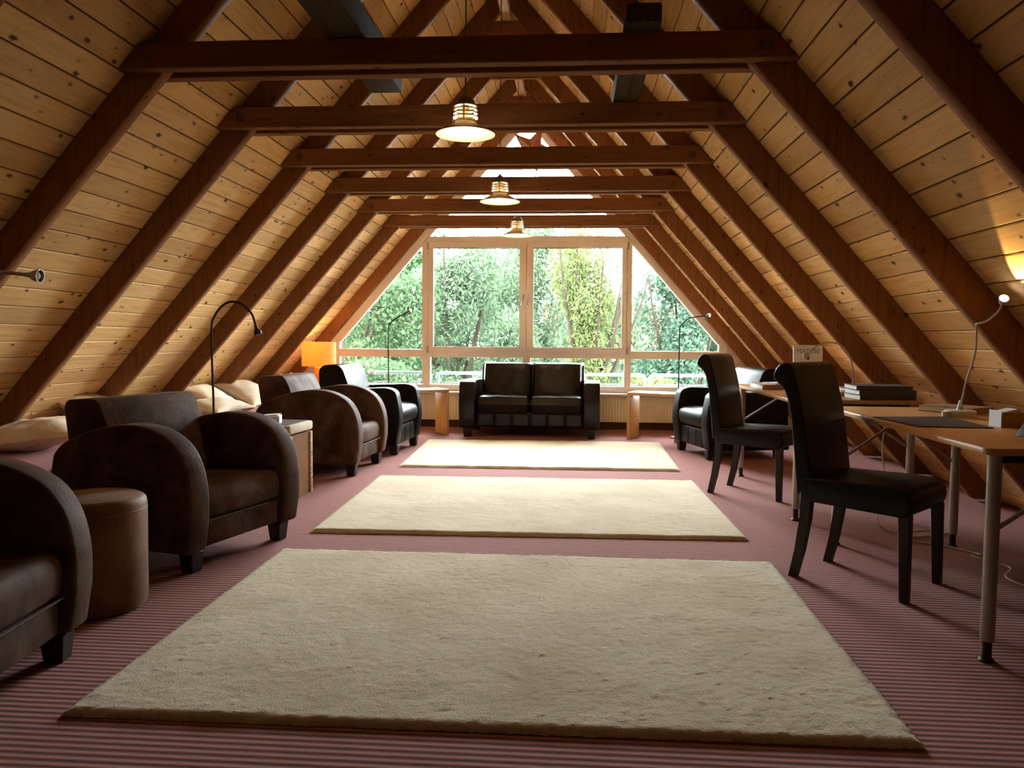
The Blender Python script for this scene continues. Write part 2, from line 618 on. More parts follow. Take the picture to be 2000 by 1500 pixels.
# ------------------------------------------------------------------ ceiling: two slopes of boards
cm = MB()
for s in (-1, 1):
    a = XC + s * (xo + 0.012)
    cm.prism([(a, 0), (a + s * 0.25, 0), (XC, (xo + .262) * T), (XC, (xo + 0.012) * T)], YN, YB + 0.95)   # runs on past the gable, an unseen overhang added to block steep sky light
ceil = struct(cm.obj('ceiling', 'gap_dark'))
BW = 0.130
slen = math.hypot(xo, xo * T)
nb = int(slen / BW) + 1
board_mesh = {}


def board_me(L):
    key = round(L, 3)
    if key not in board_mesh:
        g, ch, th = 0.0028, 0.0045, 0.016
        a, b = g, BW - g
        pts = [(a + ch, 0), (b - ch, 0), (b, ch), (b, th), (a, th), (a, ch)]
        m = MB().prism(pts, 0, L, 'y')
        me = bpy.data.meshes.new('board')
        me.from_pydata(m.v, [], m.f)
        bm = bmesh.new()
        bm.from_mesh(me)
        bmesh.ops.recalc_face_normals(bm, faces=bm.faces)
        bm.to_mesh(me)
        bm.free()
        me.materials.append(MATS['pine_board'])
        board_mesh[key] = me
    return board_mesh[key]


for s in (-1, 1):
    for i in range(nb):
        sp = random.choice(D[1:7]) + WTH / 2
        for y0, y1 in ((YN, sp - 0.001), (sp + 0.001, YB)):
            o = bpy.data.objects.new('board', board_me(y1 - y0))
            COL.objects.link(o)
            o.parent = ceil
            # local x runs up the slope, local z points outwards
            if s < 0:
                ux = Vector((math.cos(SL), 0, math.sin(SL)))
                uz = Vector((-math.sin(SL), 0, math.cos(SL)))
            else:
                ux = Vector((-math.cos(SL), 0, math.sin(SL)))
                uz = Vector((math.sin(SL), 0, math.cos(SL)))
            uy = Vector((0, -s, 0))
            M = Matrix((ux, uy, uz)).transposed().to_4x4()
            M.translation = Vector((XC + s * xo, y0 if s < 0 else y1, 0)) + ux * (i * BW)
            o.matrix_world = M

# ------------------------------------------------------------------ roof trusses
tlabels = ['brown timber roof truss nearest the camera, only its right rafter in view',
           'brown timber roof truss with the nearest collar beam, at the top of the picture',
           'brown timber roof truss whose collar beam passes behind the nearest pendant lamp',
           'brown timber roof truss with the third collar beam from the camera',
           'brown timber roof truss whose collar beam passes behind the middle pendant lamp',
           'brown timber roof truss with the fifth collar beam, second last before the window',
           'brown timber roof truss whose collar beam passes behind the farthest pendant lamp',
           'brown timber rafter pair directly against the gable window, without collar beam']
for kx, d in enumerate(D):
    root = thing('roof_truss', tlabels[kx], 'roof truss', (XC, d, 0), 0, 'roof trusses')
    for s in (-1, 1):
        MB().prism([(s * XI0, 0.02), (s * (XI0 + OFF - 0.004), 0.02), (0.0, ZA + 0.216), (0, ZA)], 0, WTH).obj('rafter', 'rafter_wood', root, bevel=0.004, seg=1)
    if kx < 7:
        for y0, y1 in ((-0.065, -0.001), (WTH + 0.001, WTH + 0.066)):
            h2 = 0.12
            e0, e1 = xin(ZC) + OFF - .006, xin(ZC + h2) + OFF - .006
            pk = MB().prism([(-e0, ZC), (e0, ZC), (e1, ZC + h2), (-e1, ZC + h2)], y0, y1).obj('collar_plank', 'collar_wood', root, bevel=0.004, seg=1)
            if y0 < 0:
                for s in (-1, 1):
                    bx = s * (HW + 0.045)
                    MB().tube([(bx, y0, ZC + 0.055), (bx, y0 - 0.012, ZC + 0.055)], 0.016, 6).obj('bolt', 'bolt_dark', pk)
                    MB().tube([(bx, y0 + .001, ZC + 0.055), (bx, y0 - 0.003, ZC + 0.055)], 0.026, 12).obj('washer', 'bolt_dark', pk)
    if 1 <= kx < 7:
        z0, z1 = 3.63, 3.775
        MB().prism([(-xin(z0), z0), (xin(z0), z0), (max(.02, xin(z1)), z1), (-max(.02, xin(z1)), z1)], 0.022, 0.062).obj('upper_tie', 'collar_wood', root, bevel=0.003, seg=1)
        
rb = MB().box(-0.038, 0.038, 0, 9.7, 3.776, 3.875).obj('ridge_beam', 'ridge_wood', loc=(XC, 0.1, 0), bevel=0.004, seg=1)
tag(rb, 'pale narrow ridge plank running under the roof peak', 'beam')
# grey weathered beams lying on the collar beams
gb = MB().box(-0.088, 0.088, 0, 2.35, 0, 0.14).obj('grey_beam', 'grey_timber', loc=(-1.03, 2.05, ZC + 0.121), bevel=0.012, seg=2)
tag(gb, 'grey weathered beam lying over the nearest collar beam, left of the lamp', 'beam')
gb = MB().box(-0.075, 0.075, 0, 1.30, 0, 0.085).obj('grey_beam', 'grey_timber', loc=(0.30, 3.48, ZC + 0.121), bevel=0.012, seg=2)
tag(gb, 'grey weathered beam bridging the two nearest collar beams on the right', 'beam')

# ------------------------------------------------------------------ gable window
WY0, WY1 = 9.845, 9.925
win = bpy.data.objects.new('window_1', None)
COL.objects.link(win)
struct(win)
win.location = (0, 0, 0)


def fbar(x0, x1, z0, z1, nm='frame_bar', par=win, y0=WY0, y1=WY1, mt='frame_white', bev=0.004):
    return MB().box(x0, x1, y0, y1, z0, z1).obj(nm, mt, par, bevel=bev, seg=1)


ZPK = ZK + (FX1 + 0.55) * 1.15
PT = 0.115  # level width of the slanted bars
fbar(FX0, FX1, 0.455, 0.535)
fbar(FX0, -2.92, 0.535, ZK)
fbar(1.82, FX1, 0.535, ZK)
sw = 1.15
for s, xe in ((-1, FX0), (1, FX1)):
    MB().prism([(xe, ZK), (-0.55, ZPK), (-0.55, ZPK - PT * sw - 0.01), (xe - s * PT, ZK - 0.02)], WY0, WY1).obj('frame_bar', 'frame_white', win, bevel=0.004, seg=1)
fbar(-2.92, 1.82, 0.877, 0.975)                 # lower transom
MB().prism([(-1.85, 2.303), (.75, 2.303), (.68, 2.385), (-1.78, 2.385)], WY0, WY1).obj('frame_bar', 'frame_white', win)   # upper transom
fbar(-1.86, -1.757, 0.535, 0.877)
fbar(-1.86, -1.776, 0.975, 2.303)
fbar(-0.592, -0.492, 0.535, 0.877)
fbar(0.671, 0.753, 0.535, 0.877)
fbar(0.692, 0.755, 0.975, 2.303)


def xs(z, s):  # inner edge of the slanted bar
    xe = FX0 + PT if s < 0 else FX1 - PT
    return xe - s * (z - ZK + 0.02) / sw


def pane(pts, par=win, y=9.885):
    o = MB().prism(pts, y, y + 0.006).obj('pane', 'window_glass', par)
    return o


GZ = 9.885
pane([(-2.92, .535), (-1.86, .535), (-1.86, .877), (-2.92, .877)])
pane([(-1.757, .535), (-.592, .535), (-.592, .877), (-1.757, .877)])
pane([(-.492, .535), (.671, .535), (.671, .877), (-.492, .877)])
pane([(.753, .535), (1.82, .535), (1.82, .877), (.753, .877)])
pane([(-2.92, .975), (-1.86, .975), (-1.86, ZK - .02 + (-1.86 - FX0 - PT) * sw), (-2.91, ZK - .02)])
pane([(1.82, .975), (.755, .975), (.755, ZK - .02 + (FX1 - PT - .755) * sw), (1.81, ZK - .02)])
zt = 2.385
pane([(xs(zt, -1), zt), (xs(zt, 1), zt), (-0.55, ZPK - PT * sw)])
# two casement sashes
for (x0, x1, hx) in ((-1.775, -0.549, -0.585), (-0.547, 0.691, -0.512)):
    sash = MB()
    w = 0.062
    sash.box(x0, x1, WY0 - 0.018, WY1 - 0.02, 0.952, 1.012).box(x0, x1, WY0 - 0.018, WY1 - 0.02, 2.240, 2.312)
    w0 = w if x0 < -1 else 0.088
    w1 = 0.086 if x0 < -1 else w
    sash.box(x0, x0 + w0, WY0 - 0.018, WY1 - 0.02, 1.012, 2.240).box(x1 - w1, x1, WY0 - 0.018, WY1 - 0.02, 1.012, 2.240)
    so = sash.obj('sash', 'frame_white', win, bevel=0.004, seg=1)
    pane([(x0 + w0, 1.012), (x1 - w1, 1.012), (x1 - w1, 2.240), (x0 + w0, 2.240)], so)
    MB().box(hx - .012, hx + .012, WY0 - .03, WY0 - .018, 1.60, 1.665).tube([(hx, WY0 - .03, 1.65), (hx, WY0 - .06, 1.65), (hx - 0.02, WY0 - .062, 1.53)], 0.007, 8).obj('handle', 'brushed_steel', so, smooth=True)
    hxx = x0 - 0.012 if x0 < -1 else x1 + 0.012
    MB().tube([(hxx, WY0 - .02, 2.22), (hxx, WY0 - .02, 2.31)], 0.009, 8).obj('hinge', 'brushed_steel', so)
    MB().tube([(hxx, WY0 - .02, 0.93), (hxx, WY0 - .02, 1.02)], 0.009, 8).obj('hinge', 'brushed_steel', so)
    MB().box(x0 + w0, x1 - w1, 9.872, 9.884, 2.236, 2.242).box(x0 + w0, x1 - w1, 9.872, 9.884, 1.010, 1.016).box(x0 + w0 - .002, x0 + w0 + .004, 9.872, 9.884, 1.012, 2.24).box(x1 - w1 - .004, x1 - w1 + .002, 9.872, 9.884, 1.012, 2.24).obj('gasket', 'gasket', so)
struct(MB().box(-3.25, 2.2, 9.66, YB + 0.02, 0.430, 0.454).obj('trim_1', 'sill_board', bevel=0.004, seg=1))

# radiators
for nm, x0, x1, lab in (('radiator', -2.15, -0.66, 'cream panel radiator under the window left of the sofa'), ('radiator', -0.34, 2.05, 'cream panel radiator under the window right of the sofa')):
    r = thing('radiator', lab, 'radiator', (x0, 9.80, 0), 0, 'radiators')
    w = x1 - x0
    pts = []
    nfl = int(w / 0.036)
    st = w / nfl
    for i in range(nfl):
        pts += [(i * st, 0.0), (i * st + st * .42, 0.0), (i * st + st * .5, 0.008), (i * st + st * .92, 0.008)]
    pts += [(w, 0.0), (w, 0.05), (0, 0.05)]
    MB().prism([(a, b - 0.05) for a, b in pts], 0.10, 0.405, 'z').obj('panel', 'radiator_cream', r)
    MB().box(-.005, w + .005, -.06, .045, 0.405, 0.420).obj('top_grille', 'radiator_cream', r, bevel=.003, seg=1)
    for fx in (0.12, w - 0.12):
        MB().box(fx - .02, fx + .02, -.02, .03, 0, 0.10).obj('foot', 'radiator_cream', r)
        MB().box(fx - .015, fx + .015, -.005, .055, 0.25, 0.30).obj('bracket', 'radiator_cream', r)

# ------------------------------------------------------------------ carpeted bench on the left
bn = thing('carpeted_bench', 'long low bench platform covered in red carpet under the left slope', 'bench', (-2.77, 0.5, 0))
MB().prism([(0, 0.40), (0, 0.33), (-1.10, 0.33), (-1.028, 0.40)], 0, 9.3).obj('bench_top', 'striped_carpet', bn, bevel=0.01)
MB().box(-0.05, -0.015, 0, 9.3, 0.001, 0.33).obj('riser', 'striped_riser', bn)
MB().box(-1.02, -0.05, 9.25, 9.3, 0.001, 0.33).obj('end_panel', 'striped_riser', bn)

# ------------------------------------------------------------------ rugs
rugs = [([(-1.478, 2.153), (0.988, 2.182), (1.026, 3.977), (-1.490, 3.983)], 'largest-looking cream wool rug, closest to the camera'),
        ([(-1.473, 4.364), (1.010, 4.436), (0.984, 6.250), (-1.518, 6.189)], 'cream wool rug in the middle of the row of three'),
        ([(-1.469, 6.687), (0.952, 6.735), (0.978, 8.560), (-1.538, 8.469)], 'cream wool rug directly in front of the sofa')]


def blur(a, n):
    for _ in range(n):
        a = (a + np.roll(a, 1, 0) + np.roll(a, -1, 0) + np.roll(a, 1, 1) + np.roll(a, -1, 1)) / 5
    return a


for ri, (cs, lab) in enumerate(rugs):
    res = (0.0095, 0.016, 0.022)[ri]
    nx, ny = int(2.5 / res), int(1.8 / res)
    A, B, C, Dd = [np.array(c) for c in cs]
    u = np.linspace(0, 1, nx)[None, :, None]
    w = np.linspace(0, 1, ny)[:, None, None]
    P = (1 - w) * ((1 - u) * A + u * B) + w * ((1 - u) * Dd + u * C)
    n1 = blur(RNG.standard_normal((ny, nx)), 1)
    n2 = blur(RNG.standard_normal((ny, nx)), 8)
    n3 = blur(RNG.standard_normal((ny, nx)), 60)
    z = 0.021 + 0.0008 * n1 / n1.std() + 0.0002 * n2 / n2.std() + 0.0008 * n3 / n3.std()
    edge = np.minimum.reduce([np.broadcast_to(u[:, :, 0] * 2.5, (ny, nx)), np.broadcast_to((1 - u[:, :, 0]) * 2.5, (ny, nx)),
                              np.broadcast_to(w[:, :, 0] * 1.8, (ny, nx)), np.broadcast_to((1 - w[:, :, 0]) * 1.8, (ny, nx))])
    z = z * np.clip(edge / 0.03, 0.0, 1) ** 0.4
    z = np.maximum(z, 0.002)
    P = P + np.dstack([RNG.normal(0, .0022, (ny, nx)), RNG.normal(0, .0022, (ny, nx))])
    co = np.dstack([P, z]).reshape(-1, 3)
    idx = np.arange(nx * ny).reshape(ny, nx)
    q = np.stack([idx[:-1, :-1], idx[:-1, 1:], idx[1:, 1:], idx[1:, :-1]], -1).reshape(-1, 4)
    me = bpy.data.meshes.new('rug')
    me.vertices.add(len(co))
    me.vertices.foreach_set('co', co.ravel())
    me.loops.add(q.size)
    me.loops.foreach_set('vertex_index', q.ravel().astype(np.int32))
    me.polygons.add(len(q))
    me.polygons.foreach_set('loop_start', np.arange(0, q.size, 4, dtype=np.int32))
    me.update(calc_edges=True)
    me.polygons.foreach_set('use_smooth', [True] * len(q))
    tag(link('rug', me, 'cream_wool'), lab, 'rug', 'cream rugs')

# ------------------------------------------------------------------ suede armchairs (face local +x)


def round_poly(pts, r, n=5):
    """round the corners of a polygon"""
    out = []
    m = len(pts)
    for i in range(m):
        p0, p1, p2 = Vector(pts[i - 1]), Vector(pts[i]), Vector(pts[(i + 1) % m])
        rr = r[i] if isinstance(r, (list, tuple)) else r
        a, b = (p0 - p1), (p2 - p1)
        rr = min(rr, a.length * .49, b.length * .49)
        a, b = p1 + a.normalized() * rr, p1 + b.normalized() * rr
        for s in range(n + 1):
            t = s / n
            q = a * (1 - t) ** 2 + p1 * 2 * t * (1 - t) + b * t * t
            out.append((q.x, q.y))
    return out


ARM_P = [(0.40, 0.10), (0.425, 0.25), (0.425, 0.38), (0.40, 0.50), (0.345, 0.595), (0.26, 0.655), (0.15, 0.69), (0.02, 0.695), (-0.12, 0.675),
         (-0.26, 0.635), (-0.37, 0.585), (-0.43, 0.53), (-0.45, 0.44), (-0.45, 0.10)]


ARM_S = [(p.x, p.y) for p in smooth_path([(a, b, 0) for a, b in ARM_P[1:-2]], 4)]
ARM_S = [ARM_P[0]] + ARM_S + ARM_P[-2:]


def foot(par, x, y, h=0.10, a=0.042, b=0.032, mat='dark_wood_leg'):
    m = MB()
    m.add([(x - b, y - b, 0), (x + b, y - b, 0), (x + b, y + b, 0), (x - b, y + b, 0), (x - a, y - a, h), (x + a, y - a, h), (x + a, y + a, h), (x - a, y + a, h)],
          [(0, 3, 2, 1), (4, 5, 6, 7), (0, 1, 5, 4), (1, 2, 6, 5), (2, 3, 7, 6), (3, 0, 4, 7)])
    return m.obj('leg', mat, par, bevel=.004, seg=1)


def suede_chair(loc, rz, label):
    r = thing('suede_armchair', label, 'armchair', loc, rz, 'brown suede club armchairs')
    W = 0.425
    for s in (-1, 1):
        y0, y1 = (W - 0.135, W) if s > 0 else (-W, -W + 0.135)
        a = MB().prism(ARM_S, y0, y1).obj('arm', 'brown_suede', r, bevel=0.022, seg=3)
    MB().box(-.30, .375, -.287, .287, .105, .235).obj('base', 'brown_suede', r, bevel=.015, seg=2)
    se = MB().prism(round_poly([(-.30, .237), (.385, .237), (.395, .34), (.37, .395), (-.30, .375)], .03), -.286, .286).obj('seat_cushion', 'brown_suede', r, bevel=.022, seg=3)
    MB().tube([(.397, -.27, .238), (.397, .27, .238)], .005, 6).obj('piping', 'brown_suede', se)
    bk = MB().prism(round_poly([(-.36, .13), (-.05, .385), (-.215, .775), (-.25, .805), (-.43, .795), (-.455, .76), (-.40, .40)], .035, 4), -.33, .33)
    bo = bk.obj('backrest', 'brown_suede', r, bevel=.028, seg=3)
    for x, y in ((.34, .33), (.34, -.33), (-.36, .33), (-.36, -.33)):
        foot(r, x, y)
    return r


suede_chair((-2.02, 3.99, 0), math.radians(-16), 'brown suede club armchair behind the round pouf, facing the rug')
suede_chair((-2.07, 6.57, 0), math.radians(-3), 'brown suede club armchair beyond the wicker side table')
suede_chair((-2.055, 2.18, 0), math.radians(6), 'brown suede club armchair cut off by the left edge of the picture')


def leather_chair(loc, rz, label):
    r = thing('leather_armchair', label, 'armchair', loc, rz, 'black leather armchairs')
    W = 0.425
    arm = round_poly([(.37, .09), (.415, .36), (.365, .615), (.28, .645), (-.40, .615), (-.43, .09)], [.02, .12, .09, .05, .04, .02], 5)
    for s in (-1, 1):
        y0, y1 = (W - 0.14, W) if s > 0 else (-W, -W + 0.14)
        MB().prism(arm, y0, y1).obj('arm', 'black_leather', r, bevel=0.025, seg=3)
    ba = MB().box(-.32, .365, -.283, .283, .095, .275).obj('base', 'black_leather', r, bevel=.015, seg=2)
    for yy in (-.095, .095):
        MB().tube([(.366, yy, .11), (.366, yy, .265)], .004, 6).obj('seam', 'black_leather', ba)
    MB().prism(round_poly([(-.30, .28), (.375, .28), (.405, .36), (.385, .44), (.30, .475), (-.30, .43)], .05), -.281, .281).obj('seat_cushion', 'black_leather', r, bevel=.03, seg=3)
    MB().prism(round_poly([(-.36, .12), (-.06, .44), (-.20, .815), (-.25, .855), (-.39, .85), (-.44, .80), (-.42, .40)], .045, 4), -.31, .31).obj('backrest', 'black_leather', r, bevel=.03, seg=3)
    for x, y in ((.33, .34), (.33, -.34), (-.36, .34), (-.36, -.34)):
        foot(r, x, y, .095)
    return r


leather_chair((-1.97, 7.77, 0), math.radians(-4), 'black leather armchair left of the sofa, in front of the orange lamp')
leather_chair((1.55, 7.86, 0), math.radians(-165.5), 'black leather armchair right of the sofa, behind the dining chairs')

# ------------------------------------------------------------------ leather sofa (faces local -y)
sf = thing('leather_sofa', 'dark brown leather two-seat sofa under the window', 'sofa', (-0.44, 9.22, 0), math.radians(-2.0))
HWS = 0.795
for s in (-1, 1):
    x0, x1 = (HWS - 0.18, HWS) if s > 0 else (-HWS, -HWS + 0.18)
    prof = round_poly([(-.38, .10), (-.43, .36), (-.385, .62), (-.30, .645), (.36, .63), (.40, .10)], [.03, .12, .07, .05, .05, .02], 5)
    MB().prism(prof, x0, x1, 'x').obj('arm', 'sofa_leather', sf, bevel=.05, seg=4)
bs = MB().box(-.61, .61, -.33, .38, .115, .285).obj('base', 'sofa_leather', sf, bevel=.01)
for i in range(6):
    xa = -.605 + i * .2017
    cushion('front_pad', .1005, .080, .020, 'sofa_leather', bs, (xa + .1008, -.333, .198), (math.radians(90), 0, 0), e=.28, n=10)
for s in (-1, 1):
    cushion('seat_cushion', .302, .36, .098, 'sofa_leather', sf, (s * .304, -.02, .372), None, e=.30, n=20, wrinkle=.004, seed=3 + s)
bkm = MB().prism(round_poly([(.12, .30), (.06, .44), (.155, .80), (.22, .835), (.33, .83), (.38, .78), (.40, .12)], .04, 4), -.605, .605, 'x').obj('back_frame', 'sofa_leather', sf, bevel=.055, seg=4)
for s in (-1, 1):
    cushion('back_cushion', .300, .245, .10, 'sofa_leather', sf, (s * .297, .115, .595), (math.radians(74), 0, 0), e=.45, n=18, wrinkle=.003, seed=8 + s)
for x, y in ((-.70, -.345), (.70, -.345), (-.70, .33), (.70, .33)):
    foot(sf, x, y, .105, .05, .04)

# ------------------------------------------------------------------ upholstered side chairs (face local +x)


def side_chair(loc, rz, label):
    r = thing('upholstered_chair', label, 'chair', loc, rz, 'dark leather desk chairs')
    MB().prism(round_poly([(-.235, .375), (.24, .365), (.262, .42), (.245, .475), (.15, .495), (-.235, .485)], .03, 4), -.225, .225).obj('seat', 'chair_leather', r, bevel=.022, seg=3)
    # back panel with rolled top
    front = smooth_path([(-.185, 0, .44), (-.205, 0, .60), (-.232, 0, .78), (-.262, 0, .90), (-.278, 0, .96), (-.294, 0, 1.0)], 4)
    back = smooth_path([(-.378, 0, .985), (-.388, 0, .945), (-.362, 0, .915), (-.328, 0, .88), (-.298, 0, .78), (-.275, 0, .60), (-.255, 0, .40)], 4)
    poly = [(p.x, p.z) for p in front] + [(-.322, 1.018), (-.354, 1.012)] + [(p.x, p.z) for p in back]
    MB().prism(poly, -.222, .222).obj('backrest', 'chair_leather', r, bevel=.014, seg=3)
    for s in (-1, 1):
        m = MB()
        a, b = .024, .018
        pts = [((.225, s * .195, .38), a), ((.235, s * .20, 0), b)]
        (p, ra), (q, rb) = pts
        m.add([(q[0] - rb, q[1] - rb, 0), (q[0] + rb, q[1] - rb, 0), (q[0] + rb, q[1] + rb, 0), (q[0] - rb, q[1] + rb, 0),
               (p[0] - ra, p[1] - ra, p[2]), (p[0] + ra, p[1] - ra, p[2]), (p[0] + ra, p[1] + ra, p[2]), (p[0] - ra, p[1] + ra, p[2])],
              [(0, 3, 2, 1), (4, 5, 6, 7), (0, 1, 5, 4), (1, 2, 6, 5), (2, 3, 7, 6), (3, 0, 4, 7)])
        m.obj('leg', 'dark_wood_leg', r, bevel=.003, seg=1)
        m = MB()
        path = [(-.215, .40), (-.222, .28), (-.245, .13), (-.275, 0)]
        for i in range(3):
            (xa, za), (xb, zb) = path[i], path[i + 1]
            ra, rb = .024 - .002 * i, .022 - .002 * i
            m.add([(xb - rb, s * .185 - rb, zb), (xb + rb, s * .185 - rb, zb), (xb + rb, s * .185 + rb, zb), (xb - rb, s * .185 + rb, zb),
                   (xa - ra, s * .185 - ra, za), (xa + ra, s * .185 - ra, za), (xa + ra, s * .185 + ra, za), (xa - ra, s * .185 + ra, za)],
                  [(0, 3, 2, 1), (4, 5, 6, 7), (0, 1, 5, 4), (1, 2, 6, 5), (2, 3, 7, 6), (3, 0, 4, 7)])
        m.obj('leg', 'dark_wood_leg', r)
    return r


side_chair((1.404, 3.75, 0), math.radians(-42), 'high-backed dark leather chair at the near table')
side_chair((1.374, 5.85, 0), math.radians(-33), 'high-backed dark leather chair at the far table, beside the leather armchair')

# ------------------------------------------------------------------ desks


def desk(y0, y1, x0, x1, label):
    zt = 0.76
    r = thing('desk', label, 'table', ((x0 + x1) / 2, (y0 + y1) / 2, 0), 0, 'work tables under the right slope')
    hx, hy = (x1 - x0) / 2, (y1 - y0) / 2
    MB().prism(round_poly([(-hx, -hy), (hx, -hy), (hx, hy), (-hx, hy)], .035, 5), zt - .026, zt, 'z').obj('tabletop', 'beech_top', r, bevel=.005, seg=2)
    lx, ly = hx - .055, hy - .055
    for sx in (-1, 1):
        for sy in (-1, 1):
            lg = MB().tube([(sx * lx, sy * ly, .075), (sx * lx, sy * ly, zt - .026)], .0235, 16).obj('leg', 'grey_leg_metal', r, smooth=True)
            MB().tube([(sx * lx, sy * ly, .012), (sx * lx, sy * ly, .08)], .016, 12).lathe([(0.024, 0), (0.026, .006), (0.02, .013), (0, .014)], 16, (sx * lx, sy * ly, 0)).obj('adjustable_foot', 'black_plastic', lg, smooth=True)
    for sy in (-1, 1):
        for sx in (-1, 1):
            MB().tube([(sx * lx, sy * ly, .46), (sx * .03, sy * ly, .665)], .008, 8).obj('brace', 'grey_leg_metal', r, smooth=True)
        MB().box(-lx, lx, sy * ly - .015, sy * ly + .015, zt - .055, zt - .027).obj('crossbar', 'black_metal', r)
        MB().box(-.03, .03, sy * ly - .012, sy * ly + .012, .65, zt - .05).obj('brace_plate', 'black_metal', r)
    return r


desk(2.775, 4.475, 1.418, 2.150, 'beech-topped table with grey steel legs, near the right edge of the picture')
desk(4.935, 6.635, 1.362, 2.150, 'beech-topped table with grey steel legs, farther one, under the standing book')
TZ = 0.7605

# ------------------------------------------------------------------ side tables by the sofa


def u_table(loc, rz, w, label):
    r = thing('plywood_side_table', label, 'side table', loc, rz, 'beech side tables beside the sofa')
    MB().box(-w / 2, w / 2, -.165, .165, .495, .53).obj('tabletop', 'beech', r, bevel=.005)
    for s in (-1, 1):
        MB().box(s * w / 2 - (.035 if s > 0 else 0), s * w / 2 + (0 if s > 0 else .035), -.165, .165, 0, .494).obj('side_panel', 'beech', r, bevel=.004)
    return r


u_table((-1.684, 9.02, 0), math.radians(33), 0.50, 'low beech side table left of the sofa')
u_table((0.974, 8.907, 0), math.radians(-24), 0.58, 'low beech side table right of the sofa')

# wicker side table
wt = thing('wicker_side_table', 'square wicker side table between two suede armchairs', 'side table', (-2.06, 5.38, 0), math.radians(-4))
MB().box(-.20, .20, -.20, .20, .455, .518).obj('tabletop', 'wicker_pale', wt, bevel=.014)
MB().box(-.17, .17, -.17, .17, .5185, .522).obj('glass_top', 'book_dark', wt)
for sx in (-1, 1):
    for sy in (-1, 1):
        MB().box(sx * .175 - .022, sx * .175 + .022, sy * .175 - .022, sy * .175 + .022, 0, .445).obj('leg', 'wicker', wt, bevel=.006)
for sx in (-1, 1):
    MB().box(sx * .175 - .012, sx * .175 + .012, -.153, .153, .0, .445).obj('side_weave', 'wicker_shaded', wt)
bx = thing('tissue_box', 'small white box standing on the wicker side table', 'box', (-2.06, 5.28, .523), math.radians(12))
MB().box(-.075, .075, -.06, .06, 0, .055).obj('carton', 'paper_white', bx, bevel=.003)
MB().prism([(-.06, .056), (.05, .056), (.075, .066), (-.02, .060)], -.04, .04).obj('flap', 'paper_white', bx)

# ------------------------------------------------------------------ pouf
pf = thing('round_pouf', 'round brown suede pouf stool between two armchairs on the left', 'stool', (-1.945, 3.07, 0))
R = .203
prof = [(0, .002), (R - .025, .002), (R - .006, .012), (R, .04), (R, .22), (R + .002, .38)] + [(R - .035 + .036 * math.cos(a), .43 + .034 * math.sin(a)) for a in (0, .4, .8, 1.2, 1.57)] + [(R * .55, .470), (0, .474)]
MB().lathe(prof, 40).obj('body', 'pouf_suede', pf, smooth=True)
MB().lathe([(R + .0005, .405), (R + .0035, .409), (R + .0005, .413)], 40).obj('seam', 'pouf_suede', pf, smooth=True)

# ------------------------------------------------------------------ pillows on the bench


def pillow(loc, rot, sx, sy, sz, label, seed):
    p = cushion('pillow', sx, sy, sz, 'pillow_linen', None, loc, tuple(math.radians(a) for a in rot), e=1.05, n=26, pinch=.13, wrinkle=.008, seed=seed)
    tag(p, label, 'pillow', 'linen pillows on the bench')
    return p


pillow((-3.36, 4.72, .495), (3, -6, 20), .30, .30, .095, 'cream pillow lying flat on the bench at the left edge of the picture', 1)
pillow((-3.47, 5.62, .55), (0, 30, 8), .25, .32, .095, 'cream pillow leaning on the slope behind the flat one at the left edge', 2)
pillow((-3.13, 6.75, .488), (0, 3, -10), .24, .30, .085, 'cream pillow lying at the bench front beside the tall black lamp stem', 3)
pillow((-3.36, 7.20, .53), (0, 30, 5), .24, .30, .085, 'cream pillow with piped edge behind the black lamp stem', 4)
pillow((-3.33, 7.98, .53), (0, 26, -4), .25, .34, .10, 'wide wrinkled cream pillow left of the far suede armchair', 5)
pillow((-3.20, 8.75, .495), (0, 5, 12), .22, .24, .085, 'small cream pillow on the bench behind the far suede armchair', 6)
pillow((-3.32, 9.22, .55), (0, 62, 0), .16, .20, .07, 'small cream pillow propped beside the orange lamp stand', 7)

# ------------------------------------------------------------------ orange table lamp
tl = thing('table_lamp', 'table lamp with glowing orange drum shade by the window', 'lamp', (-2.985, 9.22, .40))
MB().add([(-.075, -.05, 0), (.075, -.05, 0), (.075, .05, 0), (-.075, .05, 0), (-.045, -.035, .36), (.045, -.035, .36), (.045, .035, .36), (-.045, .035, .36)],
         [(0, 3, 2, 1), (4, 5, 6, 7), (0, 1, 5, 4), (1, 2, 6, 5), (2, 3, 7, 6), (3, 0, 4, 7)]).obj('stand', 'lamp_stand_orange', tl, bevel=.005)
sh = MB().lathe([(.200, .375), (.200, .66), (.198, .66), (.198, .375)], 48, close=True).obj('shade', 'orange_shade', tl, smooth=True)
MB().tube([(0, 0, .36), (0, 0, .46)], .012, 10).obj('socket', 'black_plastic', tl)
MB().lathe([(0, .46), (.03, .475), (.038, .51), (.03, .545), (0, .56)], 16).obj('bulb', 'shade_bulb', tl, smooth=True)
for a in range(3):
    c, s = math.cos(a * 2.094), math.sin(a * 2.094)
    MB().tube([(c * .01, s * .01, .455), (c * .198, s * .198, .455)], .003, 6).obj('spoke', 'black_metal', sh)

# ------------------------------------------------------------------ gooseneck floor lamps


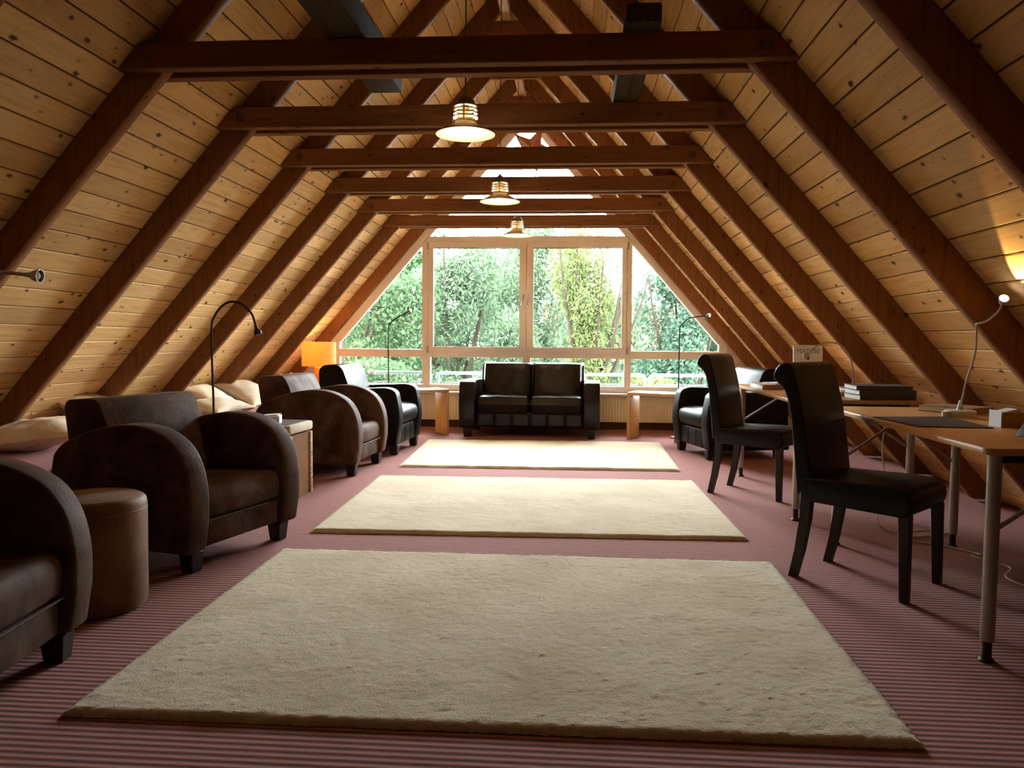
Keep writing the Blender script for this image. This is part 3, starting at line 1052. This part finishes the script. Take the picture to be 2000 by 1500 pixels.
def floor_lamp(loc, pts, label, metal='black_metal', led='led_warm', spot=None):
    """pts are relative to loc: stem path and the end that carries the head"""
    r = thing('gooseneck_floor_lamp', label, 'lamp', loc, 0, 'gooseneck reading lamps')
    MB().lathe([(0, 0), (.085, 0), (.085, .012), (.076, .02), (.012, .024), (0, .024)], 32).obj('base', metal, r, smooth=True)
    path = smooth_path(pts, 10)
    MB().tube(path, .0075, 8).obj('stem', metal, r, smooth=True)
    e = Vector(path[-1])
    d = (e - Vector(path[-3])).normalized()
    q = d.to_track_quat('Z', 'Y')
    hd = MB().lathe([(0, -.01), (.009, -.008), (.011, .012), (.022, .03), (.026, .055), (.0245, .055), (.020, .032), (0, .028)], 20).obj('head', metal, r, smooth=True)
    hd.location = e
    hd.rotation_mode = 'QUATERNION'
    hd.rotation_quaternion = q
    bl = MB().lathe([(0, .030), (.016, .034), (.018, .042), (.010, .049), (0, .051)], 14).obj('bulb', led, hd, smooth=True)
    if spot:
        ld = bpy.data.lights.new('reading_spot', 'SPOT')
        ld.energy, ld.color, ld.spot_size, ld.spot_blend, ld.shadow_soft_size = spot[0] * LAMP, spot[1], math.radians(spot[2]), .5, .015
        lo = bpy.data.objects.new('reading_spot', ld)
        COL.objects.link(lo)
        lo.parent = hd
        lo.location = (0, 0, .057)
        lo.rotation_euler = (math.radians(180), 0, 0)
    return r


floor_lamp((-2.33, 5.0, 0), [(0, 0, .02), (.005, 0, .60), (-.003, 0, 1.12), (.02, 0, 1.25), (.10, 0, 1.335), (.19, 0, 1.335), (.265, 0, 1.27), (.295, 0, 1.185)],
           'tall black gooseneck floor lamp rising behind the near suede armchair')
floor_lamp((-2.15, 9.25, 0), [(0, 0, .02), (0, 0, .60), (0, 0, 1.20), (.03, 0, 1.295), (.12, 0, 1.365), (.21, -.005, 1.41), (.245, -.03, 1.428)],
           'thin gooseneck floor lamp in front of the left window pane', led='led_warm')
floor_lamp((1.235, 9.06, 0), [(0, 0, .02), (0, 0, .60), (0, 0, 1.20), (.02, 0, 1.29), (.09, 0, 1.355), (.17, 0, 1.375), (.25, -.005, 1.387), (.285, -.035, 1.392)],
           'thin gooseneck floor lamp with lit bulb in front of the right window pane', spot=(9, (1.0, .72, .35), 55))
floor_lamp((-2.62, 3.0, 0), [(0, 0, .02), (0, 0, .60), (0, 0, 1.15), (.03, 0, 1.29), (.12, 0, 1.36), (.25, 0, 1.37), (.38, 0, 1.365), (.47, 0, 1.357)],
           'gooseneck reading lamp with steel head reaching in at the left edge', metal='brushed_steel', led='mirror_white')

# ------------------------------------------------------------------ desk lamps


def desk_lamp(loc, pts, label, metal, led, spot=None, aim=None):
    r = thing('gooseneck_desk_lamp', label, 'lamp', loc, 0, 'gooseneck desk lamps')
    MB().lathe([(0, 0), (.068, 0), (.07, .006), (.07, .026), (.064, .032), (.014, .034), (0, .034)], 32).obj('base', metal, r, smooth=True)
    MB().lathe([(0, .034), (.016, .034), (.009, .06), (.006, .08), (0, .08)], 12).obj('collar', metal, r, smooth=True)
    sw_ = MB().tube([(-.075, -.02, 0), (-.075, -.02, .026)], .018, 14).obj('switch', 'paper_white', r, smooth=True)
    path = smooth_path(pts, 10)
    MB().tube(path, .0048, 8).obj('stem', metal, r, smooth=True)
    e = Vector(path[-1])
    d = Vector(aim) if aim else (e - Vector(path[-3]))
    q = d.normalized().to_track_quat('Z', 'Y')
    hd = MB().lathe([(0, -.012), (.008, -.008), (.014, .004), (.019, .022), (.019, .034), (.0175, .034), (.016, .022), (0, .018)], 18).obj('head', metal, r, smooth=True)
    hd.location = e
    hd.rotation_mode = 'QUATERNION'
    hd.rotation_quaternion = q
    MB().lathe([(0, .018), (.014, .024), (.015, .032), (.009, .040), (0, .042)], 14).obj('bulb', led, hd, smooth=True)
    if spot:
        ld = bpy.data.lights.new('reading_spot', 'SPOT')
        ld.energy, ld.color, ld.spot_size, ld.spot_blend, ld.shadow_soft_size = spot[0] * LAMP, spot[1], math.radians(spot[2]), .25, .01
        lo = bpy.data.objects.new('reading_spot', ld)
        COL.objects.link(lo)
        lo.parent = hd
        lo.location = (0, 0, .045)
        lo.rotation_euler = (math.radians(180), 0, 0)
    return r


desk_lamp((1.874, 3.93, TZ), [(0, 0, .03), (-.008, -.06, .16), (-.030, -.18, .31), (-.082, -.29, .425), (-.098, -.325, .438), (-.075, -.36, .450), (-.055, -.40, .485), (-.050, -.425, .515), (-.052, -.43, .527)],
          'desk lamp with pale bent gooseneck and lit head on the near table', 'mirror_white', 'led_white', (15, (1.0, .62, .22), 52), (-.076, -.323, .19))
desk_lamp((1.835, 5.33, TZ), [(.02, 0, .03), (.022, 0, .12), (.015, 0, .20), (-.01, 0, .27), (-.055, 0, .325), (-.11, 0, .347), (-.17, 0, .345), (-.23, 0, .315), (-.27, 0, .275)],
          'desk lamp with arching gooseneck on the far table, in front of the standing book', 'brushed_steel', 'mirror_white')

# ------------------------------------------------------------------ books and desk items


def book(loc, rz, w, l, t, cover, label, group=None, tilt=None):
    r = thing('book', label, 'book', loc, rz, group)
    if tilt:
        r.rotation_euler = (math.radians(tilt), 0, rz)
    MB().box(-w / 2 + .004, w / 2 - .004, -l / 2 + .004, l / 2 - .003, .003, t - .003).obj('pages', 'paper_white', r)
    MB().box(-w / 2, w / 2, -l / 2, l / 2, 0, .0028).box(-w / 2, w / 2, -l / 2, l / 2, t - .0028, t).box(-w / 2, w / 2, -l / 2, -l / 2 + .0028, .0028, t - .0028).obj('cover', cover, r)
    return r


book((1.93, 5.075, TZ), math.radians(3), .34, .25, .030, 'book_dark', 'dark book at the bottom of the stack of three on the far table', 'books stacked on the far table')
book((1.93, 5.07, TZ + .0305), math.radians(1), .34, .25, .030, 'book_dark', 'dark book in the middle of the stack of three on the far table', 'books stacked on the far table')
book((1.92, 5.08, TZ + .061), math.radians(-2), .33, .25, .026, 'book_dark', 'dark book on top of the stack of three on the far table', 'books stacked on the far table')
book((1.98, 5.55, TZ), math.radians(8), .30, .24, .045, 'book_red', 'red-brown book lying behind the dark stack on the far table')
book((1.52, 6.06, TZ), math.radians(2), .24, .36, .035, 'book_tan', 'tan book lying on the far table beside the rear chair back')
book((1.53, 5.98, TZ + .0355), math.radians(20), .12, .16, .012, 'book_cover_blue', 'small pale booklet lying on the tan book')
book((1.985, 4.215, TZ), math.radians(38), .22, .27, .030, 'book_tan', 'tan book lying behind the lamp on the near table')
# standing exhibition book with its title
sb = thing('standing_book', 'pale blue book standing upright on the far table, grey title on its cover', 'book', (1.745, 5.93, TZ + .006), math.radians(-6))
sb.rotation_euler = (math.radians(-9), 0, math.radians(-6))
MB().box(-.098, .105, .003, .028, .003, .322).obj('pages', 'paper_white', sb)
MB().box(-.10, .10, 0, .003, 0, .325).obj('cover', 'book_cover_blue', sb)
MB().box(-.10, .108, .028, .031, 0, .325).box(.105, .108, .003, .028, 0, .325).obj('back_cover', 'book_tan', sb)
cu = bpy.data.curves.new('title', 'FONT')
cu.body = 'MATISSE'
cu.align_x = 'CENTER'
cu.size = .048
cu.extrude = .0004
to = bpy.data.objects.new('title_tmp', cu)
COL.objects.link(to)
bpy.context.view_layer.update()
tme = bpy.data.meshes.new_from_object(to.evaluated_get(bpy.context.evaluated_depsgraph_get()))
bpy.data.objects.remove(to)
wtx = max(v.co.x for v in tme.vertices) - min(v.co.x for v in tme.vertices)
for v in tme.vertices:
    v.co.x *= .158 / wtx
link('title', tme, 'letter_grey', sb, (.005, -.0008, .265), (math.radians(90), 0, 0))
st_ = MB().prism([(.032, .0), (.13, .0), (.034, .24)], -.01, .01, 'x').obj('easel_leg', 'black_metal', sb)
st_.rotation_euler = (math.radians(9), 0, 0)
dm = MB().add([(1.432, 3.83, TZ), (1.462, 3.42, TZ), (1.765, 3.41, TZ), (1.80, 3.89, TZ), (1.432, 3.83, TZ + .004), (1.462, 3.42, TZ + .004), (1.765, 3.41, TZ + .004), (1.80, 3.89, TZ + .004)],
              [(0, 3, 2, 1), (4, 5, 6, 7), (0, 1, 5, 4), (1, 2, 6, 5), (2, 3, 7, 6), (3, 0, 4, 7)]).obj('desk_mat', 'desk_mat')
tag(dm, 'dark leather desk mat on the near table', 'desk mat')
nb_ = thing('note_box', 'small brown note box with white paper slips on the near table', 'box', (1.865, 3.50, TZ), math.radians(4))
MB().box(-.05, .05, -.045, .045, 0, .062).obj('body', 'book_tan', nb_, bevel=.003)
MB().box(-.0525, -.0505, -.043, .043, .0, .07).obj('side_slip', 'paper_white', nb_)
MB().prism([(-.045, .0625), (.04, .0625), (.02, .078)], -.035, .035).obj('paper_slips', 'paper_white', nb_)
po_ = thing('pen_tray', 'black desk tray with pens at the right edge of the picture', 'desk tray', (1.80, 3.13, TZ), math.radians(25))
MB().prism([(-.07, 0), (.09, 0), (.09, .075), (-.03, .05)], -.06, .06).obj('tray', 'black_plastic', po_, bevel=.006)
for i in range(3):
    MB().tube([(-.04 + i * .02, -.045 + i * .03, .052), (.055 + i * .02, -.03 + i * .03, .098)], .004, 8).obj('pen', 'brushed_steel', po_, smooth=True)
# cables below the desks
c1 = MB().tube(smooth_path([(2.02, 3.10, .006), (2.00, 3.45, .006), (2.10, 3.62, .006), (2.05, 3.80, .02), (2.16, 3.98, .02), (2.06, 4.13, .03), (2.16, 4.26, .006), (2.05, 4.42, .006), (1.90, 4.55, .006), (2.2, 4.7, .006)], 8), .0045, 6).obj('cable', 'white_cable', smooth=True)
tag(c1, 'white cable lying in loops on the carpet under the near table', 'cable')
c2 = MB().tube(smooth_path([(1.80, 4.62, .70), (1.80, 4.66, .5), (1.83, 4.68, .3), (1.80, 4.70, .1), (1.88, 4.72, .006), (2.15, 4.8, .006)], 8), .0035, 6).obj('cable', 'white_cable', smooth=True)
tag(c2, 'thin cable hanging down between the two tables', 'cable')

# ------------------------------------------------------------------ pendant lamps


def pendant(y, label):
    r = thing('pendant_lamp', label, 'lamp', (XC, y, 2.19), 0, 'pendant lamps in a row')
    MB().lathe([(.156, 0), (.157, .003), (.105, .034), (.070, .052), (.056, .062), (.054, .078), (.0525, .078), (.0545, .061), (.069, .049), (.104, .0315), (.154, .001)], 48, close=True).obj('shade', 'lamp_enamel', r, smooth=True)
    for i, z in enumerate((.092, .111, .130, .147)):
        MB().lathe([(.050, z), (.066, z - .005), (.067, z + .001), (.051, z + .006)], 32, close=True).obj('louvre_ring', 'lamp_enamel', r, smooth=True)
    for a in range(4):
        c, s = math.cos(a * 1.571 - 1.571), math.sin(a * 1.571 - 1.571)
        MB().tube([(c * .066, s * .066, .07), (c * .066, s * .066, .15)], .0035, 6).obj('cage_rod', 'lamp_cap_grey', r)
    MB().lathe([(.050, .150), (.050, .158), (.046, .175), (.034, .192), (.014, .202), (.008, .215), (0, .216)], 24).obj('cap', 'lamp_cap_grey', r, smooth=True)
    MB().tube([(0, 0, .205), (0, 0, 3.776 - 2.19)], .0042, 6).obj('cord', 'cord_grey', r)
    MB().tube([(0, 0, .075), (0, 0, .15)], .02, 12).obj('socket', 'lamp_enamel', r)
    MB().lathe([(0, .012), (.018, .016), (.029, .032), (.029, .048), (.018, .068), (.012, .076), (0, .076)], 16).obj('bulb', 'pendant_bulb', r, smooth=True)
    return r


pendant(4.20, 'lit cream enamel pendant lamp nearest the camera')
pendant(6.25, 'lit cream enamel pendant lamp in the middle of the row')
pendant(8.30, 'lit cream enamel pendant lamp farthest away, before the window')

# ------------------------------------------------------------------ paper star in the gable
st = thing('paper_star', 'red and cream folded paper star hanging in the window peak', 'star', (-0.475, 9.5, 3.36))
RO, RI = .285, .125
for kx in range(5):
    a = math.radians(67 + 72 * kx)
    am, ap = a - math.radians(36), a + math.radians(36)
    tip = (RO * math.cos(a), 0, RO * math.sin(a))
    i0 = (RI * math.cos(am), 0, RI * math.sin(am))
    i1 = (RI * math.cos(ap), 0, RI * math.sin(ap))
    cf, cb = (0, -.055, 0), (0, .055, 0)
    MB().add([tip, i0, cf, cb], [(0, 1, 2), (0, 3, 1), (1, 3, 2), (0, 2, 3)]).obj('star_point', 'star_red', st)
    MB().add([tip, i1, cf, cb], [(0, 2, 1), (0, 1, 3), (1, 2, 3), (0, 3, 2)]).obj('star_point', 'star_cream', st)
MB().tube([(0, 0, .26), (0, 0, .46)], .002, 6).obj('string', 'cord_grey', st)

# ------------------------------------------------------------------ outside: balcony, railing, garden
struct(MB().box(-6.5, 5.5, 10.02, 12.4, -.55, -.40).obj('balcony_bounce_floor', 'balcony_bounce_pale'))  # unseen, made pale and run past the railing to bounce skylight onto the ceiling
struct(MB().box(-60, 60, 11.5, 90, -5.2, -5.0).obj('ground', 'lawn'))
segs = [(-2.93, -1.985, 'white tube railing panel outside the left window pane'), (-1.885, -.94, 'white tube railing panel left of the sofa back'),
        (-.84, .10, 'white tube railing panel hidden mostly behind the sofa'), (.205, 1.055, 'white tube railing panel right of the sofa back'),
        (1.125, 2.0, 'white tube railing panel outside the right window pane')]
for x0, x1, lab in segs:
    r = thing('railing_panel', lab, 'railing', (x0, 11.2, -.40), 0, 'balcony railing panels')
    w = x1 - x0
    MB().tube([(0, 0, 0), (0, 0, .96), (.012, 0, 1.005), (.05, 0, 1.02), (w - .05, 0, 1.02), (w - .012, 0, 1.005), (w, 0, .96), (w, 0, 0)], .024, 12).obj('tube_frame', 'rail_white', r, smooth=True)
    MB().tube([(.11, 0, .10), (.11, 0, .885), (w - .11, 0, .885), (w - .11, 0, .10), (.11, 0, .10)], .012, 8).obj('mesh_frame', 'rail_white', r, smooth=True)
    nbar = int((w - .22) / .045)
    for i in range(1, nbar):
        xx = .11 + (w - .22) * i / nbar
        MB().box(xx - .003, xx + .003, -.003, .003, .10, .885).obj('mesh_bar', 'rail_white', r)
    for zz in (.845, .5, .2):
        MB().box(.11, w - .11, -.003, .003, zz - .003, zz + .003).obj('mesh_bar', 'rail_white', r)
    for xx in (.0, w):
        for zz in (.25, .7):
            xe = .11 if xx == 0 else w - .11
            MB().tube([(xx, 0, zz), (xe, 0, zz)], .006, 6).obj('clip', 'rail_white', r)


def leaf_mesh(name, blobs, n, lx, ly, mat, parent, droop=0.0, seed=0, kind=True):
    """many small leaf quads scattered through ellipsoid blobs (cx,cy,cz,rx,ry,rz,weight)"""
    rg = np.random.default_rng(seed)
    wts = np.array([b[6] for b in blobs], float)
    wts /= wts.sum()
    ch = rg.choice(len(blobs), n, p=wts)
    B = np.array(blobs)[ch]
    dirs = rg.standard_normal((n, 3))
    dirs /= np.linalg.norm(dirs, axis=1)[:, None]
    rad = rg.uniform(0.25, 1.0, n) ** 0.5
    pos = B[:, :3] + dirs * rad[:, None] * B[:, 3:6]
    # leaf frames
    a = rg.standard_normal((n, 3))
    a[:, 2] -= droop * 2
    a /= np.linalg.norm(a, axis=1)[:, None]
    b = np.cross(a, rg.standard_normal((n, 3)))
    b /= np.linalg.norm(b, axis=1)[:, None]
    s = rg.uniform(.65, 1.3, n)[:, None]
    p0 = pos - a * lx * s / 2
    p1 = pos + b * ly * s / 2
    p2 = pos + a * lx * s / 2
    p3 = pos - b * ly * s / 2
    co = np.stack([p0, p1, p2, p3], 1).reshape(-1, 3)
    me = bpy.data.meshes.new(name)
    me.vertices.add(len(co))
    me.vertices.foreach_set('co', co.ravel())
    me.loops.add(4 * n)
    me.loops.foreach_set('vertex_index', np.arange(4 * n, dtype=np.int32))
    me.polygons.add(n)
    me.polygons.foreach_set('loop_start', np.arange(0, 4 * n, 4, dtype=np.int32))
    me.update(calc_edges=True)
    o = link(name, me, mat, parent)
    if kind:
        o['kind'] = 'stuff'
    return o


def tree(loc, label, mat, rx, rz, zc, n, seed, lx=.15, ly=.05, droop=.3, branches=7, nblob=16, cat='tree', fan=.6, base=-5.0):
    r = thing('garden_tree' if cat == 'tree' else 'garden_shrub', label, cat, (loc[0], loc[1], base), 0, 'trees and shrubs beyond the balcony')
    rs = random.Random(seed)
    zc0 = zc - base
    blobs = []
    for i in range(nblob):
        a = rs.uniform(0, 6.283)
        rr = rs.uniform(0, .75)
        zz = rs.uniform(-.8, .8)
        k = math.sqrt(max(.05, 1 - zz * zz))
        blobs.append((rx * rr * k * math.cos(a), rx * .6 * rr * k * math.sin(a), zc0 + rz * zz, rx * rs.uniform(.22, .42), rx * rs.uniform(.2, .34), rz * rs.uniform(.16, .34), rs.uniform(.6, 1.3)))
    leaf_mesh('foliage', blobs, int(n * 2.0), lx * .68, ly * .68, mat, r, droop, seed)
    MB().tube([(0, 0, 0), (.05, 0, zc0 * .4), (0, 0, zc0 - rz * .75)], [.20, .15, .11], 8).obj('trunk', 'bark', r, smooth=True)
    for i in range(branches):
        a = rs.uniform(0, 6.283)
        t = rs.uniform(.5, 1.0)
        ex, ey = rx * fan * t * math.cos(a), rx * .4 * t * math.sin(a)
        z0 = zc0 - rz * .8
        z1 = zc0 + rz * rs.uniform(.2, .9)
        MB().tube(smooth_path([(0, 0, z0), (ex * .35, ey * .35, z0 + (z1 - z0) * .35), (ex * .8, ey * .8, z0 + (z1 - z0) * .75), (ex, ey, z1)], 5), .06, 6, r1=.012).obj('branch', 'bark', r, smooth=True)
    return r


tree((-4.6, 15.5, 0), 'dark green leafy tree behind the left triangular window pane', 'leaf_dark', 2.2, 2.6, .7, 17000, 21, .15, .07, .1)
tree((-2.45, 16.5, 0), 'pale green airy tree filling the left casement', 'leaf_pale', 1.9, 3.0, .8, 24000, 22, .17, .045, .4)
tree((-.95, 18.5, 0), 'grey-green tree between the two casements', 'leaf_pale', 2.0, 3.2, 1.0, 22000, 23, .17, .05, .4)
tree((.30, 14.6, 0), 'yellow-green willow with bare lower branches in the right casement', 'leaf_yellow', 1.25, 2.2, 1.0, 13500, 24, .15, .036, .5, branches=14, fan=1.0)
tree((2.35, 15.8, 0), 'blue-green leafy tree behind the right triangular window pane', 'leaf_blue', 1.65, 2.5, .45, 16000, 25, .15, .065, .1)
tree((-6.2, 25, 0), 'distant dark tree far left beyond the garden', 'leaf_dark', 3.6, 3.8, .2, 7000, 26, .28, .14, .1, branches=4)
tree((-2.2, 27, 0), 'distant pale tree in the middle of the garden view', 'leaf_pale', 3.8, 3.9, .3, 16000, 27, .28, .12, .2, branches=4)
tree((5.0, 26, 0), 'distant blue-green tree far right beyond the garden', 'leaf_blue', 3.0, 3.8, .3, 7000, 28, .28, .14, .1, branches=4)
tree((1.6, 24, 0), 'distant pale tree behind the red-roofed house front', 'leaf_pale', 2.2, 2.8, -.4, 7000, 33, .26, .12, .2, branches=4)
tree((-4.2, 21, 0), 'middle-distance dark tree between the left panes', 'leaf_dark', 2.8, 3.5, .6, 13000, 34, .22, .11, .1, branches=4)
tree((-3.4, 13.2, 0), 'dense low dark shrub behind the left railing panels', 'leaf_dark', 1.5, .75, .05, 9000, 29, .11, .055, 0, 3, 12, 'shrub', base=-5)
tree((-1.0, 13.4, 0), 'low pale shrub behind the railing and sofa back', 'leaf_pale', 1.5, .7, -.05, 7500, 30, .11, .05, 0, 3, 12, 'shrub')
tree((1.2, 13.6, 0), 'low yellow-green shrub behind the railing right of the sofa', 'leaf_yellow', 1.0, .65, -.15, 5000, 31, .11, .05, 0, 3, 10, 'shrub')
tree((2.6, 13.3, 0), 'low blue-green shrub behind the right railing panel', 'leaf_blue', 1.2, .75, .0, 7000, 32, .11, .055, 0, 3, 12, 'shrub')


def flower_pot(loc, label, n, seed, h=.55):
    r = thing('flowering_plant', label, 'plant', loc, 0, 'flowering pot plants on the balcony')
    MB().lathe([(0, 0), (.10, 0), (.14, .22), (.15, .24), (.13, .24), (.12, .20), (0, .20)], 20).obj('pot', 'terracotta', r, smooth=True)
    leaf_mesh('leaves', [(0, 0, .24 + h * .5, .2, .2, h * .5, 1)], n, .07, .045, 'leaf_dark', r, 0, seed)
    rs = random.Random(seed)
    for i in range(9):
        x, y, z = rs.uniform(-.19, .19), rs.uniform(-.19, .1), .24 + h * rs.uniform(.35, 1.05)
        leaf_mesh('blossom', [(x, y, z, .032, .032, .03, 1)], 26, .03, .026, 'petal_pink', r, 0, seed * 31 + i, False)
    return r


flower_pot((-2.86, 10.75, -.40), 'pink flowering pot plant at the left end of the balcony', 700, 41, .95)
flower_pot((-2.38, 10.85, -.40), 'pink flowering pot plant behind the left leather armchair', 500, 42, .78)
flower_pot((-1.98, 10.9, -.40), 'pink flowering pot plant beside the left window mullion', 450, 43, .72)

# house beyond the garden
hs = thing('neighbour_house', 'red-roofed house half hidden behind the willow', 'building', (2.4, 33, -5))
MB().box(-3.2, 3.2, 0, 6, 0, 5.3).obj('wall', 'house_wall', hs)
rf = MB().prism([(-.4, 5.2), (6.4, 5.2), (3.0, 7.7)], -3.6, 3.6, 'x').obj('roof', 'roof_tile', hs)
MB().box(-1.0, -.5, 2.2, 2.7, 6.6, 8.1).obj('chimney', 'roof_tile', rf)
for xx in (-2.3, -.8, .8, 2.3):
    wn = MB().box(xx - .45, xx + .45, -.05, .02, 3.4, 4.7).obj('window', 'house_wall', hs)
    for sx in (-1, 1):
        MB().box(xx + sx * .22 - .18, xx + sx * .22 + .18, -.06, -.051, 3.5, 4.6).obj('pane', 'house_window', wn)
